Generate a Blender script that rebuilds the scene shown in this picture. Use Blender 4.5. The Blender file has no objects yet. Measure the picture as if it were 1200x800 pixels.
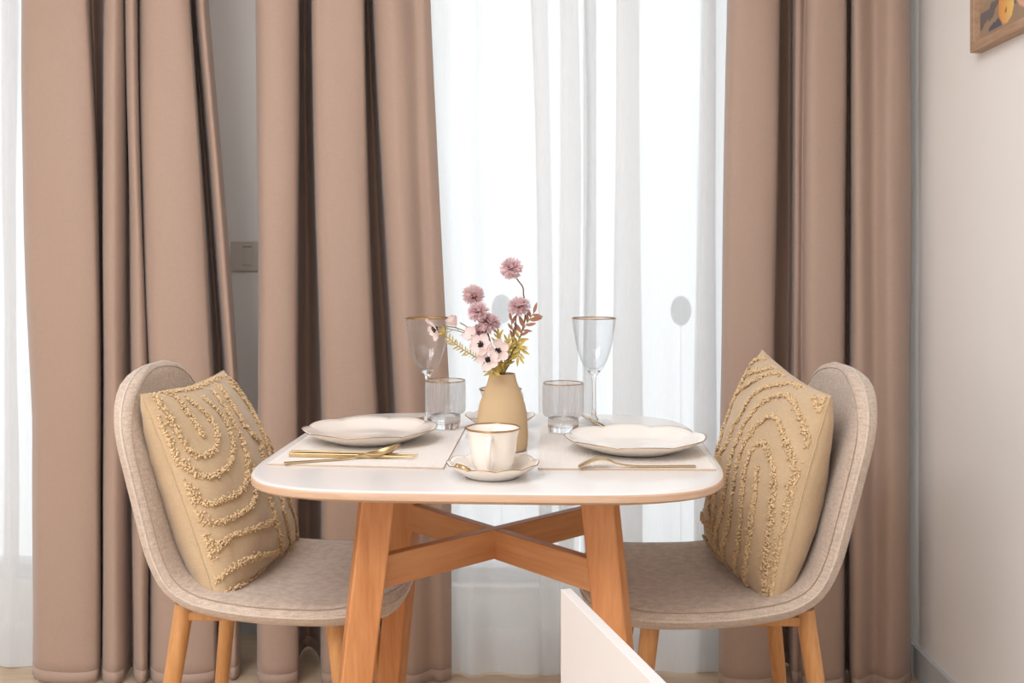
import bpy, math, random
import numpy as np
from mathutils import Vector, Matrix

random.seed(7)
rng = np.random.default_rng(7)
SC = bpy.context.scene
COL = SC.collection

# ------------------------------------------------------------------ camera
CAM_Z, FPX, HORIZON = 1.06, 1150.0, 310.0
YAW = math.atan(30.0 / FPX)
cam_data = bpy.data.cameras.new('camera')
cam_data.sensor_width = 36.0
cam_data.lens = FPX / 1200.0 * 36.0
cam_data.shift_y = -(400.0 - HORIZON) / 1200.0
cam_data.clip_start = 0.02
cam = bpy.data.objects.new('camera', cam_data)
cam.location = (0, 0, CAM_Z)
cam.rotation_euler = (math.pi / 2, 0, YAW)
COL.objects.link(cam)
SC.camera = cam

# ------------------------------------------------------------------ world, lights, exposure
world = bpy.data.worlds.new('overcast_sky')
SC.world = world
world.use_nodes = True
bg = world.node_tree.nodes['Background']
bg.inputs[0].default_value = (0.93, 0.97, 1.0, 1)
bg.inputs[1].default_value = 1.5


def area_light(name, loc, rot, sx, sy, power, color):
    l = bpy.data.lights.new(name, 'AREA')
    l.shape = 'RECTANGLE'
    l.size, l.size_y = sx, sy
    l.energy = power
    l.color = color
    o = bpy.data.objects.new(name, l)
    o.location = loc
    o.rotation_euler = rot
    COL.objects.link(o)
    return o


# unseen soft fill added under the ceiling, standing in for the room's lamps
area_light('ceiling_fill_light', (-1.4, -0.75, 2.66), (0, 0, 0), 1.9, 1.6, 88, (0.94, 0.985, 1.07))
area_light('ceiling_fill_light', (-0.5, 0.9, 2.66), (0, 0, 0), 1.2, 0.8, 13, (0.94, 0.985, 1.07))

SC.view_settings.view_transform = 'Standard'
SC.view_settings.look = 'None'
SC.view_settings.exposure = 0.0
SC.view_settings.gamma = 1.0
SC.view_settings.use_curve_mapping = False
SC.cycles.use_denoising = True
SC.cycles.max_bounces = 16
SC.cycles.transparent_max_bounces = 24
SC.cycles.transmission_bounces = 12
SC.cycles.sample_clamp_indirect = 6.0


# ------------------------------------------------------------------ measuring helpers
def at(px, py, Y):
    u = (px - 600.0) / FPX
    c, s = math.cos(YAW), math.sin(YAW)
    X = Y * (u * c - s) / (c + u * s)
    F = -X * s + Y * c
    return Vector((X, Y, CAM_Z - (py - HORIZON) * F / FPX))


def proj(P):
    P = np.asarray(P, float)
    c, s = math.cos(YAW), math.sin(YAW)
    R = P[..., 0] * c + P[..., 1] * s
    F = -P[..., 0] * s + P[..., 1] * c
    return np.stack([600 + FPX * R / F, HORIZON + FPX * (CAM_Z - P[..., 2]) / F], -1)


TABLE_Z = 0.74


def on_plane(px, py, z=TABLE_Z):
    F = FPX * (CAM_Z - z) / (py - HORIZON)
    R = (px - 600.0) / FPX * F
    c, s = math.cos(YAW), math.sin(YAW)
    return Vector((R * c - F * s, R * s + F * c, z))


def srgb(r, g, b):
    def f(v):
        v /= 255.0
        return v / 12.92 if v <= 0.04045 else ((v + 0.055) / 1.055) ** 2.4
    return (f(r), f(g), f(b), 1.0)


# ------------------------------------------------------------------ materials
def new_mat(name):
    m = bpy.data.materials.new(name)
    m.use_nodes = True
    nt = m.node_tree
    return m, nt, nt.nodes['Principled BSDF']


def coords(nt, kind='Object', scale=(1, 1, 1), rot=(0, 0, 0)):
    tc = nt.nodes.new('ShaderNodeTexCoord')
    mp = nt.nodes.new('ShaderNodeMapping')
    mp.inputs['Scale'].default_value = scale
    mp.inputs['Rotation'].default_value = rot
    nt.links.new(tc.outputs[kind], mp.inputs[0])
    return mp.outputs[0]


def noise(nt, vec, scale, detail=3.0, rough=0.5):
    n = nt.nodes.new('ShaderNodeTexNoise')
    n.inputs['Scale'].default_value = scale
    n.inputs['Detail'].default_value = detail
    n.inputs['Roughness'].default_value = rough
    nt.links.new(vec, n.inputs['Vector'])
    return n.outputs['Fac']


def ramp(nt, fac, stops):
    r = nt.nodes.new('ShaderNodeValToRGB')
    el = r.color_ramp.elements
    el[0].position, el[0].color = stops[0]
    el[1].position, el[1].color = stops[-1]
    for p, c in stops[1:-1]:
        e = el.new(p)
        e.color = c
    nt.links.new(fac, r.inputs[0])
    return r.outputs[0]


def bump(nt, height, bsdf, strength, dist):
    b = nt.nodes.new('ShaderNodeBump')
    b.inputs['Strength'].default_value = strength
    b.inputs['Distance'].default_value = dist
    nt.links.new(height, b.inputs['Height'])
    nt.links.new(b.outputs[0], bsdf.inputs['Normal'])


def plain(name, col, rough=0.5, metal=0.0, var=0.06, scale=20.0, bumpd=0.0, spec=0.5, coat=0.0):
    m, nt, p = new_mat(name)
    v = coords(nt)
    f = noise(nt, v, scale)
    a = tuple(c * (1 - var) for c in col[:3]) + (1,)
    b = tuple(min(1, c * (1 + var)) for c in col[:3]) + (1,)
    nt.links.new(ramp(nt, f, [(0.3, a), (0.7, b)]), p.inputs['Base Color'])
    p.inputs['Roughness'].default_value = rough
    p.inputs['Metallic'].default_value = metal
    p.inputs['Specular IOR Level'].default_value = spec
    p.inputs['Coat Weight'].default_value = coat
    p.inputs['Coat Roughness'].default_value = 0.05
    if bumpd:
        bump(nt, f, p, 0.5, bumpd)
    return m


def wood(name, c1, c2, axis_scale, rough=0.42):
    m, nt, p = new_mat(name)
    v = coords(nt, scale=axis_scale)
    f = noise(nt, v, 6.0, 6.0, 0.6)
    g = noise(nt, v, 1.3, 2.0)
    mx = nt.nodes.new('ShaderNodeMath')
    mx.operation = 'ADD'
    nt.links.new(f, mx.inputs[0])
    nt.links.new(g, mx.inputs[1])
    mul = nt.nodes.new('ShaderNodeMath')
    mul.operation = 'MULTIPLY'
    mul.inputs[1].default_value = 0.5
    nt.links.new(mx.outputs[0], mul.inputs[0])
    nt.links.new(ramp(nt, mul.outputs[0], [(0.36, c1), (0.64, c2)]), p.inputs['Base Color'])
    p.inputs['Roughness'].default_value = rough
    bump(nt, f, p, 0.15, 0.0006)
    return m


def weave(name, col, rough=0.9, scale=420.0, var=0.25, bumpd=0.0008, translucent=0.0, sheen=0.3):
    """woven cloth: thread noise stretched both ways"""
    m, nt, p = new_mat(name)
    v1 = coords(nt, scale=(1, 1, 0.12))
    v2 = coords(nt, scale=(0.15, 0.15, 1))
    a = noise(nt, v1, scale, 2.0)
    b = noise(nt, v2, scale, 2.0)
    mx = nt.nodes.new('ShaderNodeMath')
    mx.operation = 'ADD'
    nt.links.new(a, mx.inputs[0])
    nt.links.new(b, mx.inputs[1])
    hf = nt.nodes.new('ShaderNodeMath')
    hf.operation = 'MULTIPLY'
    hf.inputs[1].default_value = 0.5
    nt.links.new(mx.outputs[0], hf.inputs[0])
    lo = tuple(c * (1 - var) for c in col[:3]) + (1,)
    hi = tuple(min(1, c * (1 + var)) for c in col[:3]) + (1,)
    colr = ramp(nt, hf.outputs[0], [(0.38, lo), (0.62, hi)])
    nt.links.new(colr, p.inputs['Base Color'])
    p.inputs['Roughness'].default_value = rough
    p.inputs['Sheen Weight'].default_value = sheen
    p.inputs['Specular IOR Level'].default_value = 0.25
    bump(nt, hf.outputs[0], p, 0.5, bumpd)
    if translucent:
        out = nt.nodes['Material Output']
        t = nt.nodes.new('ShaderNodeBsdfTranslucent')
        nt.links.new(colr, t.inputs[0])
        ms = nt.nodes.new('ShaderNodeMixShader')
        ms.inputs[0].default_value = translucent
        nt.links.new(p.outputs[0], ms.inputs[1])
        nt.links.new(t.outputs[0], ms.inputs[2])
        nt.links.new(ms.outputs[0], out.inputs[0])
    return m


def sheer_mat(name):
    m = bpy.data.materials.new(name)
    m.use_nodes = True
    nt = m.node_tree
    nt.nodes.clear()
    out = nt.nodes.new('ShaderNodeOutputMaterial')
    tr = nt.nodes.new('ShaderNodeBsdfTransparent')
    tl = nt.nodes.new('ShaderNodeBsdfTranslucent')
    df = nt.nodes.new('ShaderNodeBsdfDiffuse')
    v = coords(nt, scale=(1, 1, 0.1))
    f = noise(nt, v, 300.0, 2.0)
    c = ramp(nt, f, [(0.3, (0.91, 0.915, 0.92, 1)), (0.7, (0.945, 0.95, 0.955, 1))])
    nt.links.new(c, tl.inputs[0])
    nt.links.new(c, df.inputs[0])
    tr.inputs[0].default_value = (1, 1, 1, 1)
    m1 = nt.nodes.new('ShaderNodeMixShader')
    m1.inputs[0].default_value = 0.42
    nt.links.new(tl.outputs[0], m1.inputs[1])
    nt.links.new(df.outputs[0], m1.inputs[2])
    m2 = nt.nodes.new('ShaderNodeMixShader')
    m2.inputs[0].default_value = 0.70
    nt.links.new(tr.outputs[0], m2.inputs[1])
    nt.links.new(m1.outputs[0], m2.inputs[2])
    nt.links.new(m2.outputs[0], out.inputs[0])
    return m


def thin_glass(name, ior=1.45, tint=(0.97, 0.975, 0.98, 1), haze=0.0):
    m = bpy.data.materials.new(name)
    m.use_nodes = True
    nt = m.node_tree
    nt.nodes.clear()
    out = nt.nodes.new('ShaderNodeOutputMaterial')
    tr = nt.nodes.new('ShaderNodeBsdfTransparent')
    tr.inputs[0].default_value = tint
    gl = nt.nodes.new('ShaderNodeBsdfGlossy')
    gl.inputs['Roughness'].default_value = 0.03
    lw = nt.nodes.new('ShaderNodeLayerWeight')
    lw.inputs[0].default_value = 0.5
    pw = nt.nodes.new('ShaderNodeMath')
    pw.operation = 'POWER'
    pw.inputs[1].default_value = 4.0
    nt.links.new(lw.outputs['Facing'], pw.inputs[0])
    fr = nt.nodes.new('ShaderNodeMath')
    fr.operation = 'MULTIPLY_ADD'
    fr.inputs[1].default_value = 0.55
    fr.inputs[2].default_value = (ior - 1) * 0.09
    nt.links.new(pw.outputs[0], fr.inputs[0])
    mx = nt.nodes.new('ShaderNodeMixShader')
    nt.links.new(fr.outputs[0], mx.inputs[0])
    see = tr.outputs[0]
    if haze:            # moulded ribs scatter part of the light passing through
        tl = nt.nodes.new('ShaderNodeBsdfTranslucent')
        tl.inputs[0].default_value = (0.96, 0.96, 0.97, 1)
        hz = nt.nodes.new('ShaderNodeMixShader')
        hz.inputs[0].default_value = haze
        nt.links.new(tr.outputs[0], hz.inputs[1])
        nt.links.new(tl.outputs[0], hz.inputs[2])
        see = hz.outputs[0]
    nt.links.new(see, mx.inputs[1])
    nt.links.new(gl.outputs[0], mx.inputs[2])
    nt.links.new(mx.outputs[0], out.inputs[0])
    return m


def solid_glass(name, rough=0.0):
    m, nt, p = new_mat(name)
    p.inputs['Base Color'].default_value = (0.98, 0.985, 0.985, 1)
    p.inputs['Transmission Weight'].default_value = 1.0
    p.inputs['Roughness'].default_value = rough
    p.inputs['IOR'].default_value = 1.45
    return m


def painted(name, attr='paint', rough=0.6):
    m, nt, p = new_mat(name)
    a = nt.nodes.new('ShaderNodeAttribute')
    a.attribute_name = attr
    nt.links.new(a.outputs['Color'], p.inputs['Base Color'])
    p.inputs['Roughness'].default_value = rough
    v = coords(nt)
    bump(nt, noise(nt, v, 180.0), p, 0.3, 0.0008)
    return m


M = {}
M['wall'] = plain('wall_paint', srgb(246, 242, 237), 0.85, var=0.015, scale=3)
M['ceiling'] = plain('ceiling_paint', srgb(240, 237, 233), 0.9, var=0.01, scale=3)
M['floor'] = wood('oak_floor', srgb(190, 164, 136), srgb(214, 190, 162), (1.2, 14, 6), 0.4)
M['white_frame'] = plain('white_window_frame', srgb(205, 208, 210), 0.4, var=0.02)
M['outside'] = plain('pale_balcony_tiles', srgb(215, 215, 212), 0.8, var=0.03, scale=5)
M['grey_lamp'] = plain('grey_globe', srgb(120, 124, 130), 0.6)
M['curtain'] = weave('dusty_pink_curtain', srgb(184, 157, 140), 0.5, 500, 0.025, 0.00012, translucent=0.14, sheen=0.25)
M['sheer'] = sheer_mat('white_sheer')
M['linen'] = weave('beige_linen', srgb(196, 176, 158), 0.95, 420, 0.17, 0.001)
M['seam'] = plain('seam_thread', srgb(170, 151, 134), 0.9)
M['piping'] = weave('pale_linen_piping', srgb(204, 188, 172), 0.95, 500, 0.12, 0.0005)
M['cushion'] = weave('mustard_cotton', srgb(198, 171, 136), 0.92, 600, 0.06, 0.0004)
def cushion_wrinkles():
    nt = M['cushion'].node_tree
    p = nt.nodes['Principled BSDF']
    old = p.inputs['Normal'].links[0].from_node
    b = nt.nodes.new('ShaderNodeBump')
    b.inputs['Strength'].default_value = 0.55
    b.inputs['Distance'].default_value = 0.02
    nt.links.new(noise(nt, coords(nt, scale=(1, 1.6, 0.9)), 9.0, 3.0, 0.45), b.inputs['Height'])
    nt.links.new(b.outputs[0], old.inputs['Normal'])


cushion_wrinkles()
M['tuft'] = plain('tufted_yarn', srgb(218, 188, 146), 0.95, var=0.12, scale=160)
M['top'] = plain('white_table_lacquer', srgb(233, 228, 223), 0.22, var=0.01, scale=4, coat=0.25)
M['edge'] = wood('pale_beech_edge', srgb(186, 152, 124), srgb(202, 168, 140), (3, 3, 40), 0.5)
M['beech_leg'] = wood('beech_legs', srgb(186, 118, 66), srgb(210, 146, 92), (22, 22, 1.6), 0.4)
M['beech_x'] = wood('beech_boards', srgb(190, 128, 80), srgb(210, 152, 104), (1.6, 24, 24), 0.4)
M['oak_leg'] = wood('oak_chair_legs', srgb(184, 126, 72), srgb(206, 150, 94), (40, 40, 3), 0.4)
M['mat'] = plain('ribbed_cream_mat', srgb(236, 228, 219), 0.55, var=0.02)
M['mat_edge'] = plain('mat_edge_tan', srgb(196, 168, 142), 0.7)
M['porcelain'] = plain('cream_porcelain', srgb(240, 230, 219), 0.12, var=0.01, coat=0.4)
M['gold'] = plain('brushed_gold', srgb(198, 172, 128), 0.3, metal=1.0, var=0.05, scale=60)
M['gold_rim'] = plain('gold_rim_line', srgb(176, 136, 78), 0.3, metal=1.0, var=0.1, scale=90)
M['vase'] = plain('matte_tan_ceramic', srgb(194, 165, 128), 0.75, var=0.03, scale=12, spec=0.3)
M['glass'] = thin_glass('clear_thin_glass')
M['glass_ribbed'] = thin_glass('ribbed_thin_glass', 1.9, (0.98, 0.98, 0.985, 1), 0.36)
M['pane'] = thin_glass('window_pane_glass', 1.3, (0.98, 0.99, 0.99, 1))
M['glass_solid'] = solid_glass('clear_solid_glass')
M['pompon'] = weave('mauve_petals', srgb(246, 222, 224), 0.85, 150, 0.08, 0.0001, translucent=0.45)
M['pompon_core'] = plain('mauve_flower_core', srgb(132, 84, 78), 0.9, var=0.2, scale=200)
M['petal'] = weave('blush_petals', srgb(244, 224, 219), 0.7, 90, 0.04, 0.0001, translucent=0.35)
M['dark_core'] = plain('dark_flower_core', srgb(40, 20, 24), 0.9, var=0.3, scale=300)
M['stem'] = plain('brown_stem', srgb(112, 78, 66), 0.8, var=0.15, scale=90)
M['green_stem'] = plain('olive_stem', srgb(150, 126, 62), 0.8, var=0.15, scale=90)
M['fern'] = plain('olive_fern', srgb(188, 164, 82), 0.8, var=0.2, scale=120)
M['fern_tip'] = plain('russet_leaf', srgb(160, 112, 88), 0.8, var=0.2, scale=120)
M['switch'] = plain('ivory_switch', srgb(214, 205, 194), 0.45, var=0.01)
M['switch_gap'] = plain('switch_shadow_gap', srgb(96, 84, 74), 0.7)
M['frame_oak'] = wood('oak_picture_frame', srgb(170, 134, 108), srgb(196, 164, 138), (30, 3, 30), 0.5)
M['canvas'] = painted('painted_canvas')
M['panel'] = plain('white_panel_paint', srgb(226, 221, 217), 0.4, var=0.01, scale=5)


# ------------------------------------------------------------------ mesh helpers
class MB:
    def __init__(s):
        s.v, s.f = [], []

    def add(s, vs, fs):
        o = len(s.v)
        s.v += [tuple(v) for v in vs]
        s.f += [tuple(i + o for i in f) for f in fs]
        return s

    def box(s, a, b, mtx=None):
        x0, y0, z0 = a
        x1, y1, z1 = b
        vs = [(x0, y0, z0), (x1, y0, z0), (x1, y1, z0), (x0, y1, z0), (x0, y0, z1), (x1, y0, z1), (x1, y1, z1), (x0, y1, z1)]
        if mtx is not None:
            vs = [mtx @ Vector(v) for v in vs]
        return s.add(vs, [(0, 3, 2, 1), (4, 5, 6, 7), (0, 1, 5, 4), (1, 2, 6, 5), (2, 3, 7, 6), (3, 0, 4, 7)])

    def tube(s, pts, rad, n=8, cap=True, closed=False):
        pts = [Vector(p) for p in pts]
        k = len(pts)
        if not hasattr(rad, '__len__'):
            rad = [rad] * k
        vs, fs = [], []
        ref = None
        for i, p in enumerate(pts):
            if closed:
                t = pts[(i + 1) % k] - pts[i - 1]
            else:
                t = pts[min(i + 1, k - 1)] - pts[max(i - 1, 0)]
            t = t.normalized() if t.length > 1e-9 else Vector((0, 0, 1))
            if ref is None:
                ref = Vector((0, 0, 1)) if abs(t.z) < 0.9 else Vector((1, 0, 0))
            a = ref - t * ref.dot(t)
            if a.length < 1e-6:
                a = t.orthogonal()
            a.normalize()
            ref = a
            b = t.cross(a)
            for j in range(n):
                th = 2 * math.pi * j / n
                vs.append(p + (a * math.cos(th) + b * math.sin(th)) * rad[i])
        rows = k if closed else k - 1
        for i in range(rows):
            for j in range(n):
                i2 = (i + 1) % k
                fs.append((i * n + j, i * n + (j + 1) % n, i2 * n + (j + 1) % n, i2 * n + j))
        if cap and not closed:
            fs.append(tuple(range(n))[::-1])
            fs.append(tuple((k - 1) * n + j for j in range(n)))
        return s.add(vs, fs)

    def grid(s, P, flip=False):
        """P: array (a, b, 3)"""
        a, b = len(P), len(P[0])
        vs = [tuple(p) for row in P for p in row]
        fs = []
        for i in range(a - 1):
            for j in range(b - 1):
                q = (i * b + j, i * b + j + 1, (i + 1) * b + j + 1, (i + 1) * b + j)
                fs.append(q[::-1] if flip else q)
        return s.add(vs, fs)

    def lathe(s, prof, n=48, rmod=None, zmod=None):
        """closed lathe of profile [(r, z)...]; r=0 ends are pinched"""
        vs, fs = [], []
        k = len(prof)
        for (r, z) in prof:
            for j in range(n):
                th = 2 * math.pi * j / n
                rr = r * (rmod(th, r, z) if rmod else 1.0)
                zz = z + (zmod(th, r, z) if zmod else 0.0)
                vs.append((rr * math.cos(th), rr * math.sin(th), zz))
        for i in range(k - 1):
            for j in range(n):
                fs.append((i * n + j, i * n + (j + 1) % n, (i + 1) * n + (j + 1) % n, (i + 1) * n + j))
        return s.add(vs, fs)

    def build(s, name, mat, parent=None, smooth=True, origin=None, autosmooth=None):
        me = bpy.data.meshes.new(name)
        v = s.v
        if origin is not None:
            v = [(x - origin[0], y - origin[1], z - origin[2]) for x, y, z in v]
        me.from_pydata(v, [], s.f)
        me.validate()
        if smooth:
            me.polygons.foreach_set('use_smooth', [True] * len(me.polygons))
        if autosmooth is not None:
            me.set_sharp_from_angle(angle=math.radians(autosmooth))
        me.materials.append(mat)
        o = bpy.data.objects.new(name, me)
        COL.objects.link(o)
        if parent is not None:
            o.parent = parent
        if origin is not None:
            o.location = origin
        return o


def empty(name, loc, rz=0.0):
    o = bpy.data.objects.new(name, None)
    o.empty_display_size = 0.05
    o.location = loc
    o.rotation_euler = (0, 0, rz)
    COL.objects.link(o)
    return o


def tag(o, label, cat, group=None):
    o['label'] = label
    o['category'] = cat
    if group:
        o['group'] = group
    return o


def structure(o):
    o['kind'] = 'structure'
    return o


def bevel(o, w, seg=2):
    m = o.modifiers.new('bevel', 'BEVEL')
    m.width = w
    m.segments = seg
    m.limit_method = 'ANGLE'
    return o


def subsurf(o, lv=1):
    m = o.modifiers.new('subdivision', 'SUBSURF')
    m.levels = m.render_levels = lv
    return o


def catmull(P, per=8, closed=False):
    P = np.asarray(P, float)
    n = len(P)
    out = []
    rng_i = range(n) if closed else range(n - 1)
    for i in rng_i:
        p0 = P[(i - 1) % n] if closed else P[max(i - 1, 0)]
        p1, p2 = P[i], P[(i + 1) % n]
        p3 = P[(i + 2) % n] if closed else P[min(i + 2, n - 1)]
        for k in range(per):
            t = k / per
            out.append(0.5 * ((2 * p1) + (p2 - p0) * t + (2 * p0 - 5 * p1 + 4 * p2 - p3) * t * t + (3 * p1 - p0 - 3 * p2 + p3) * t ** 3))
    if not closed:
        out.append(P[-1])
    return np.array(out)


def copy_tree(o, parent=None):
    c = o.copy()
    COL.objects.link(c)
    c.parent = parent
    for ch in list(o.children):
        copy_tree(ch, c)
    return c


# ------------------------------------------------------------------ room shell
XL, XR, YF, YB, ZC = -2.6, 0.98, -2.2, 2.80, 2.70
TH = 0.18
structure(MB().box((XL - TH, YF - TH, -0.1), (XR + TH, YB + TH, 0)).build('floor', M['floor'], smooth=False))
structure(MB().box((XL - TH, YF - TH, ZC), (XR + TH, YB + TH, ZC + 0.1)).build('ceiling', M['ceiling'], smooth=False))
structure(MB().box((XR, YF - TH, 0), (XR + TH, YB + TH, ZC)).build('wall_right', M['wall'], smooth=False))
structure(MB().box((XL - TH, YF - TH, 0), (XL, YB + TH, ZC)).build('wall_left', M['wall'], smooth=False))
structure(MB().box((XL, YF - TH, 0), (XR, YF, ZC)).build('wall_front', M['wall'], smooth=False))
W1 = (-0.40, 0.60, 0.14, 2.50)     # x0, x1, z0, z1 of the middle window
W2 = (-2.35, -1.22, 0.14, 2.50)    # of the left window
wb = MB()
for x0, x1, z0, z1 in ((XL, W2[0], 0, ZC), (W2[1], W1[0], 0, ZC), (W1[1], XR, 0, ZC),
                       (W2[0], W2[1], 0, W2[2]), (W2[0], W2[1], W2[3], ZC),
                       (W1[0], W1[1], 0, W1[2]), (W1[0], W1[1], W1[3], ZC)):
    wb.box((x0, YB, z0), (x1, YB + TH, z1))
structure(wb.build('wall_back', M['wall'], smooth=False))
bb = MB()
bb.box((W2[1], YB - 0.012, 0), (W1[0], YB, 0.08))
structure(bb.build('baseboard_back', M['white_frame'], smooth=False))
structure(MB().box((XR - 0.012, YF, 0), (XR, YB, 0.08)).build('baseboard_right', M['white_frame'], smooth=False))


def window(name, w, mulls):
    x0, x1, z0, z1 = w
    e = structure(empty(name, ((x0 + x1) / 2, YB + 0.09, z0)))
    cx = (x0 + x1) / 2
    f = MB()
    t = 0.04
    H = z1 - z0
    f.box((x0 - cx, -0.04, 0), (x0 - cx + t, 0.04, H)).box((x1 - cx - t, -0.04, 0), (x1 - cx, 0.04, H))
    f.box((x0 - cx + t, -0.04, 0), (x1 - cx - t, 0.04, t)).box((x0 - cx + t, -0.04, H - t), (x1 - cx - t, 0.04, H))
    bevel(f.build('window_frame', M['white_frame'], e, smooth=False), 0.003)
    edges = [x0 + t] + [m for m in mulls] + [x1 - t]
    for m in mulls:
        bevel(MB().box((m - cx - 0.0175, -0.035, t), (m - cx + 0.0175, 0.035, H - t)).build('mullion', M['white_frame'], e, smooth=False), 0.003)
    for a, b in zip(edges[:-1], edges[1:]):
        MB().box((a - cx, -0.003, t), (b - cx, 0.003, H - t)).build('pane', M['pane'], e, smooth=False)
    return e


window('window_1', W1, [at(691, 0, YB + 0.09)[0]])
window('window_2', W2, [-1.78])
structure(MB().box((-4, YB + TH, -0.12), (3, YB + TH + 0.5, -0.02)).build('trim_1', M['outside'], smooth=False))

# two grey globe lamps out on the balcony, seen dimly through the sheer
for (px, py, lab) in ((588, 362, 'blurred grey globe lamp outside, behind the flowers, left of the window bar'),
                      (798, 364, 'blurred grey globe lamp outside, right of the window bar')):
    p = at(px, py, 3.30)
    e = empty('globe_lamp', (p.x, p.y, -0.02))
    tag(e, lab, 'lamp', 'globe lamps outside the window')
    h = p.z + 0.02
    MB().lathe([(0.0, h - 0.046)] + [(0.035 * math.sin(a), h - 0.05 * math.cos(a)) for a in np.linspace(0.1, math.pi - 0.05, 14)] + [(0, h + 0.05)], 24).build('globe', M['grey_lamp'], e)
    MB().tube([(0, 0, 0), (0, 0, h - 0.044)], 0.0012, 8).build('pole', M['white_frame'], e)


# ------------------------------------------------------------------ drapes
def drape(cols, Ybase, z0, z1, per=6, nz=40, wob=0.003, seed=0, swag=None, groove=1.0):
    """cols: (px at top of frame, px at y=400, px at y=800, depth); returns grid of points"""
    r = np.random.default_rng(seed)
    cols = np.array(cols, float)
    zs = np.linspace(z0, z1, nz)
    rows = []
    ph = r.random(6) * 6
    for z in zs:
        pyv = HORIZON + FPX * (CAM_Z - z) / Ybase
        t = max(-0.6, min(1.25, pyv / 400.0))
        if t <= 0:
            px = cols[:, 0] + (cols[:, 0] - cols[:, 1]) * (-t) * 0.5
        elif t <= 1:
            tt = t
            px = cols[:, 0] * (1 - tt) * (1 - tt / 1.0 * 0.0) + cols[:, 1] * tt
        else:
            px = cols[:, 1] * (2 - t) + cols[:, 2] * (t - 1)
        if 0 < t < 2:   # quadratic through the three stations
            px = cols[:, 0] * (t - 1) * (t - 2) / 2 + cols[:, 1] * t * (2 - t) + cols[:, 2] * t * (t - 1) / 2
            d = np.where(cols[:, 3] > .055, .055 + (cols[:, 3] - .055) * groove, cols[:, 3])
        Y = Ybase + d
        pts = []
        for p, y in zip(px, Y):
            q = at(p, 0, y)
            pts.append((q.x, y, z))
        c = catmull(pts, per)
        c[:, 2] = z
        s = np.linspace(0, 1, len(c))
        c[:, 1] += wob * (np.sin(5 * z + ph[0] + s * 23) + 0.6 * np.sin(11 * z + ph[1] + s * 41))
        c[:, 0] += wob * 0.7 * np.sin(4 * z + ph[2] + s * 17)
        if swag is not None:
            c = swag(c, z)
        rows.append(c)
    return np.array(rows)


def hem_line(P, dist, off):
    out = []
    for j in range(P.shape[1]):
        p = P[0, j].copy()
        p[2] += dist
        p[1] -= off
        out.append(p)
    return out


def curtain(cols, label, seed, Ybase=2.45, hem=True):
    P = drape(cols, Ybase, 0.012, 2.6, 6, 56, 0.0022, seed, None, 2.2)
    o = Vector((float(P[..., 0].mean()), float(P[..., 1].mean()), 0.012))
    m = MB().grid(P)
    c = m.build('curtain', M['curtain'], None, True, o)
    sd = c.modifiers.new('thickness', 'SOLIDIFY')
    sd.thickness = 0.0025
    tag(c, label, 'curtain', 'dusty pink curtains')
    # stitched hem band along the bottom
    h = np.stack([np.array([[p[0], p[1] - 0.0016, z] for p in P[0]]) for z in (0.006, 0.02, 0.035)])
    hb = MB().grid(h).build('bottom_hem', M['curtain'], c, True)
    hb.location = -o
    s2 = hb.modifiers.new('thickness', 'SOLIDIFY')
    s2.thickness = 0.002
    return c


A_COLS = [(25, 33, 60, .05), (31, 41, 67, .005), (65, 75, 88, -.01), (95, 107, 105, .0), (104, 116.5, 114, .03), (106, 118, 116.5, .09),
          (112, 119, 119, .10), (121, 120.5, 120.5, .08), (123.5, 121.5, 121.5, .02), (132, 132, 132, -.01), (141, 143, 143, .01),
          (145, 148, 149, .05), (146.2, 152.5, 160, .075), (147.5, 154.5, 167, .025), (154, 162, 177, .0), (161, 170, 187, .02),
          (162.5, 171.7, 189.5, .07), (164, 173.5, 191.5, .03), (175, 185, 205, -.01), (200, 215, 235, -.015), (217, 240, 260, .0),
          (222.5, 247, 268, .03), (224.5, 250, 271, .10), (228, 257, 279, .11), (231, 262, 284, .05), (238, 270, 290, .03), (245, 276, 297, .06)]
B_COLS = [(300, 302, 297, .05), (306, 308, 304, .0), (325, 326, 326, -.01), (343, 344, 346, .005), (349.5, 349, 351, .04),
          (350.5, 350, 352, .11), (358, 360, 368, .14), (365, 372, 386, .11), (367, 375, 389, .03), (376, 386, 400, -.005),
          (400, 408, 425, -.01), (420, 430, 455, .0), (426.5, 438, 468, .03), (427.5, 439, 469.5, .10), (433, 450, 474, .12),
          (437, 457, 478, .09), (439, 460, 481, .03), (453, 474, 490, -.005), (468, 487, 502, .0), (484, 500, 522, .03), (496, 512, 538, .028), (505, 523.5, 551, .05)]
C_COLS = [(853, 844.5, 840, .04), (861, 853, 849, .0), (885, 880, 876, -.01), (905, 900, 896, .0), (912.5, 907, 903, .03), (914, 908.5, 904.5, .09),
          (922, 918, 914, .105), (929, 926, 922, .10), (931.5, 928.5, 925, .055), (937, 934, 931, .04), (943.5, 940, 938, .045), (945.5, 942.5, 940.5, .01),
          (958, 956, 954, -.01), (984, 982, 980, .0), (991.5, 989, 988, .03), (993, 991, 990, .085), (997, 995, 994, .08), (999.5, 998, 997, .02),
          (1009, 1009, 1008, .0), (1024, 1024, 1023, .03), (1042, 1042, 1041, .0), (1055, 1055, 1054, .005), (1062, 1062, 1060, .03), (1065.5, 1065.5, 1064, .055), (1067, 1067, 1066, .08)]
curtain(A_COLS, 'dusty pink curtain left of the light switch, wide soft folds behind left chair', 1)
curtain(B_COLS, 'dusty pink curtain right of the light switch, flared edge over the middle sheer', 2)
curtain(C_COLS, 'dusty pink curtain beside the right wall, behind the right chair', 3)


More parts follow.
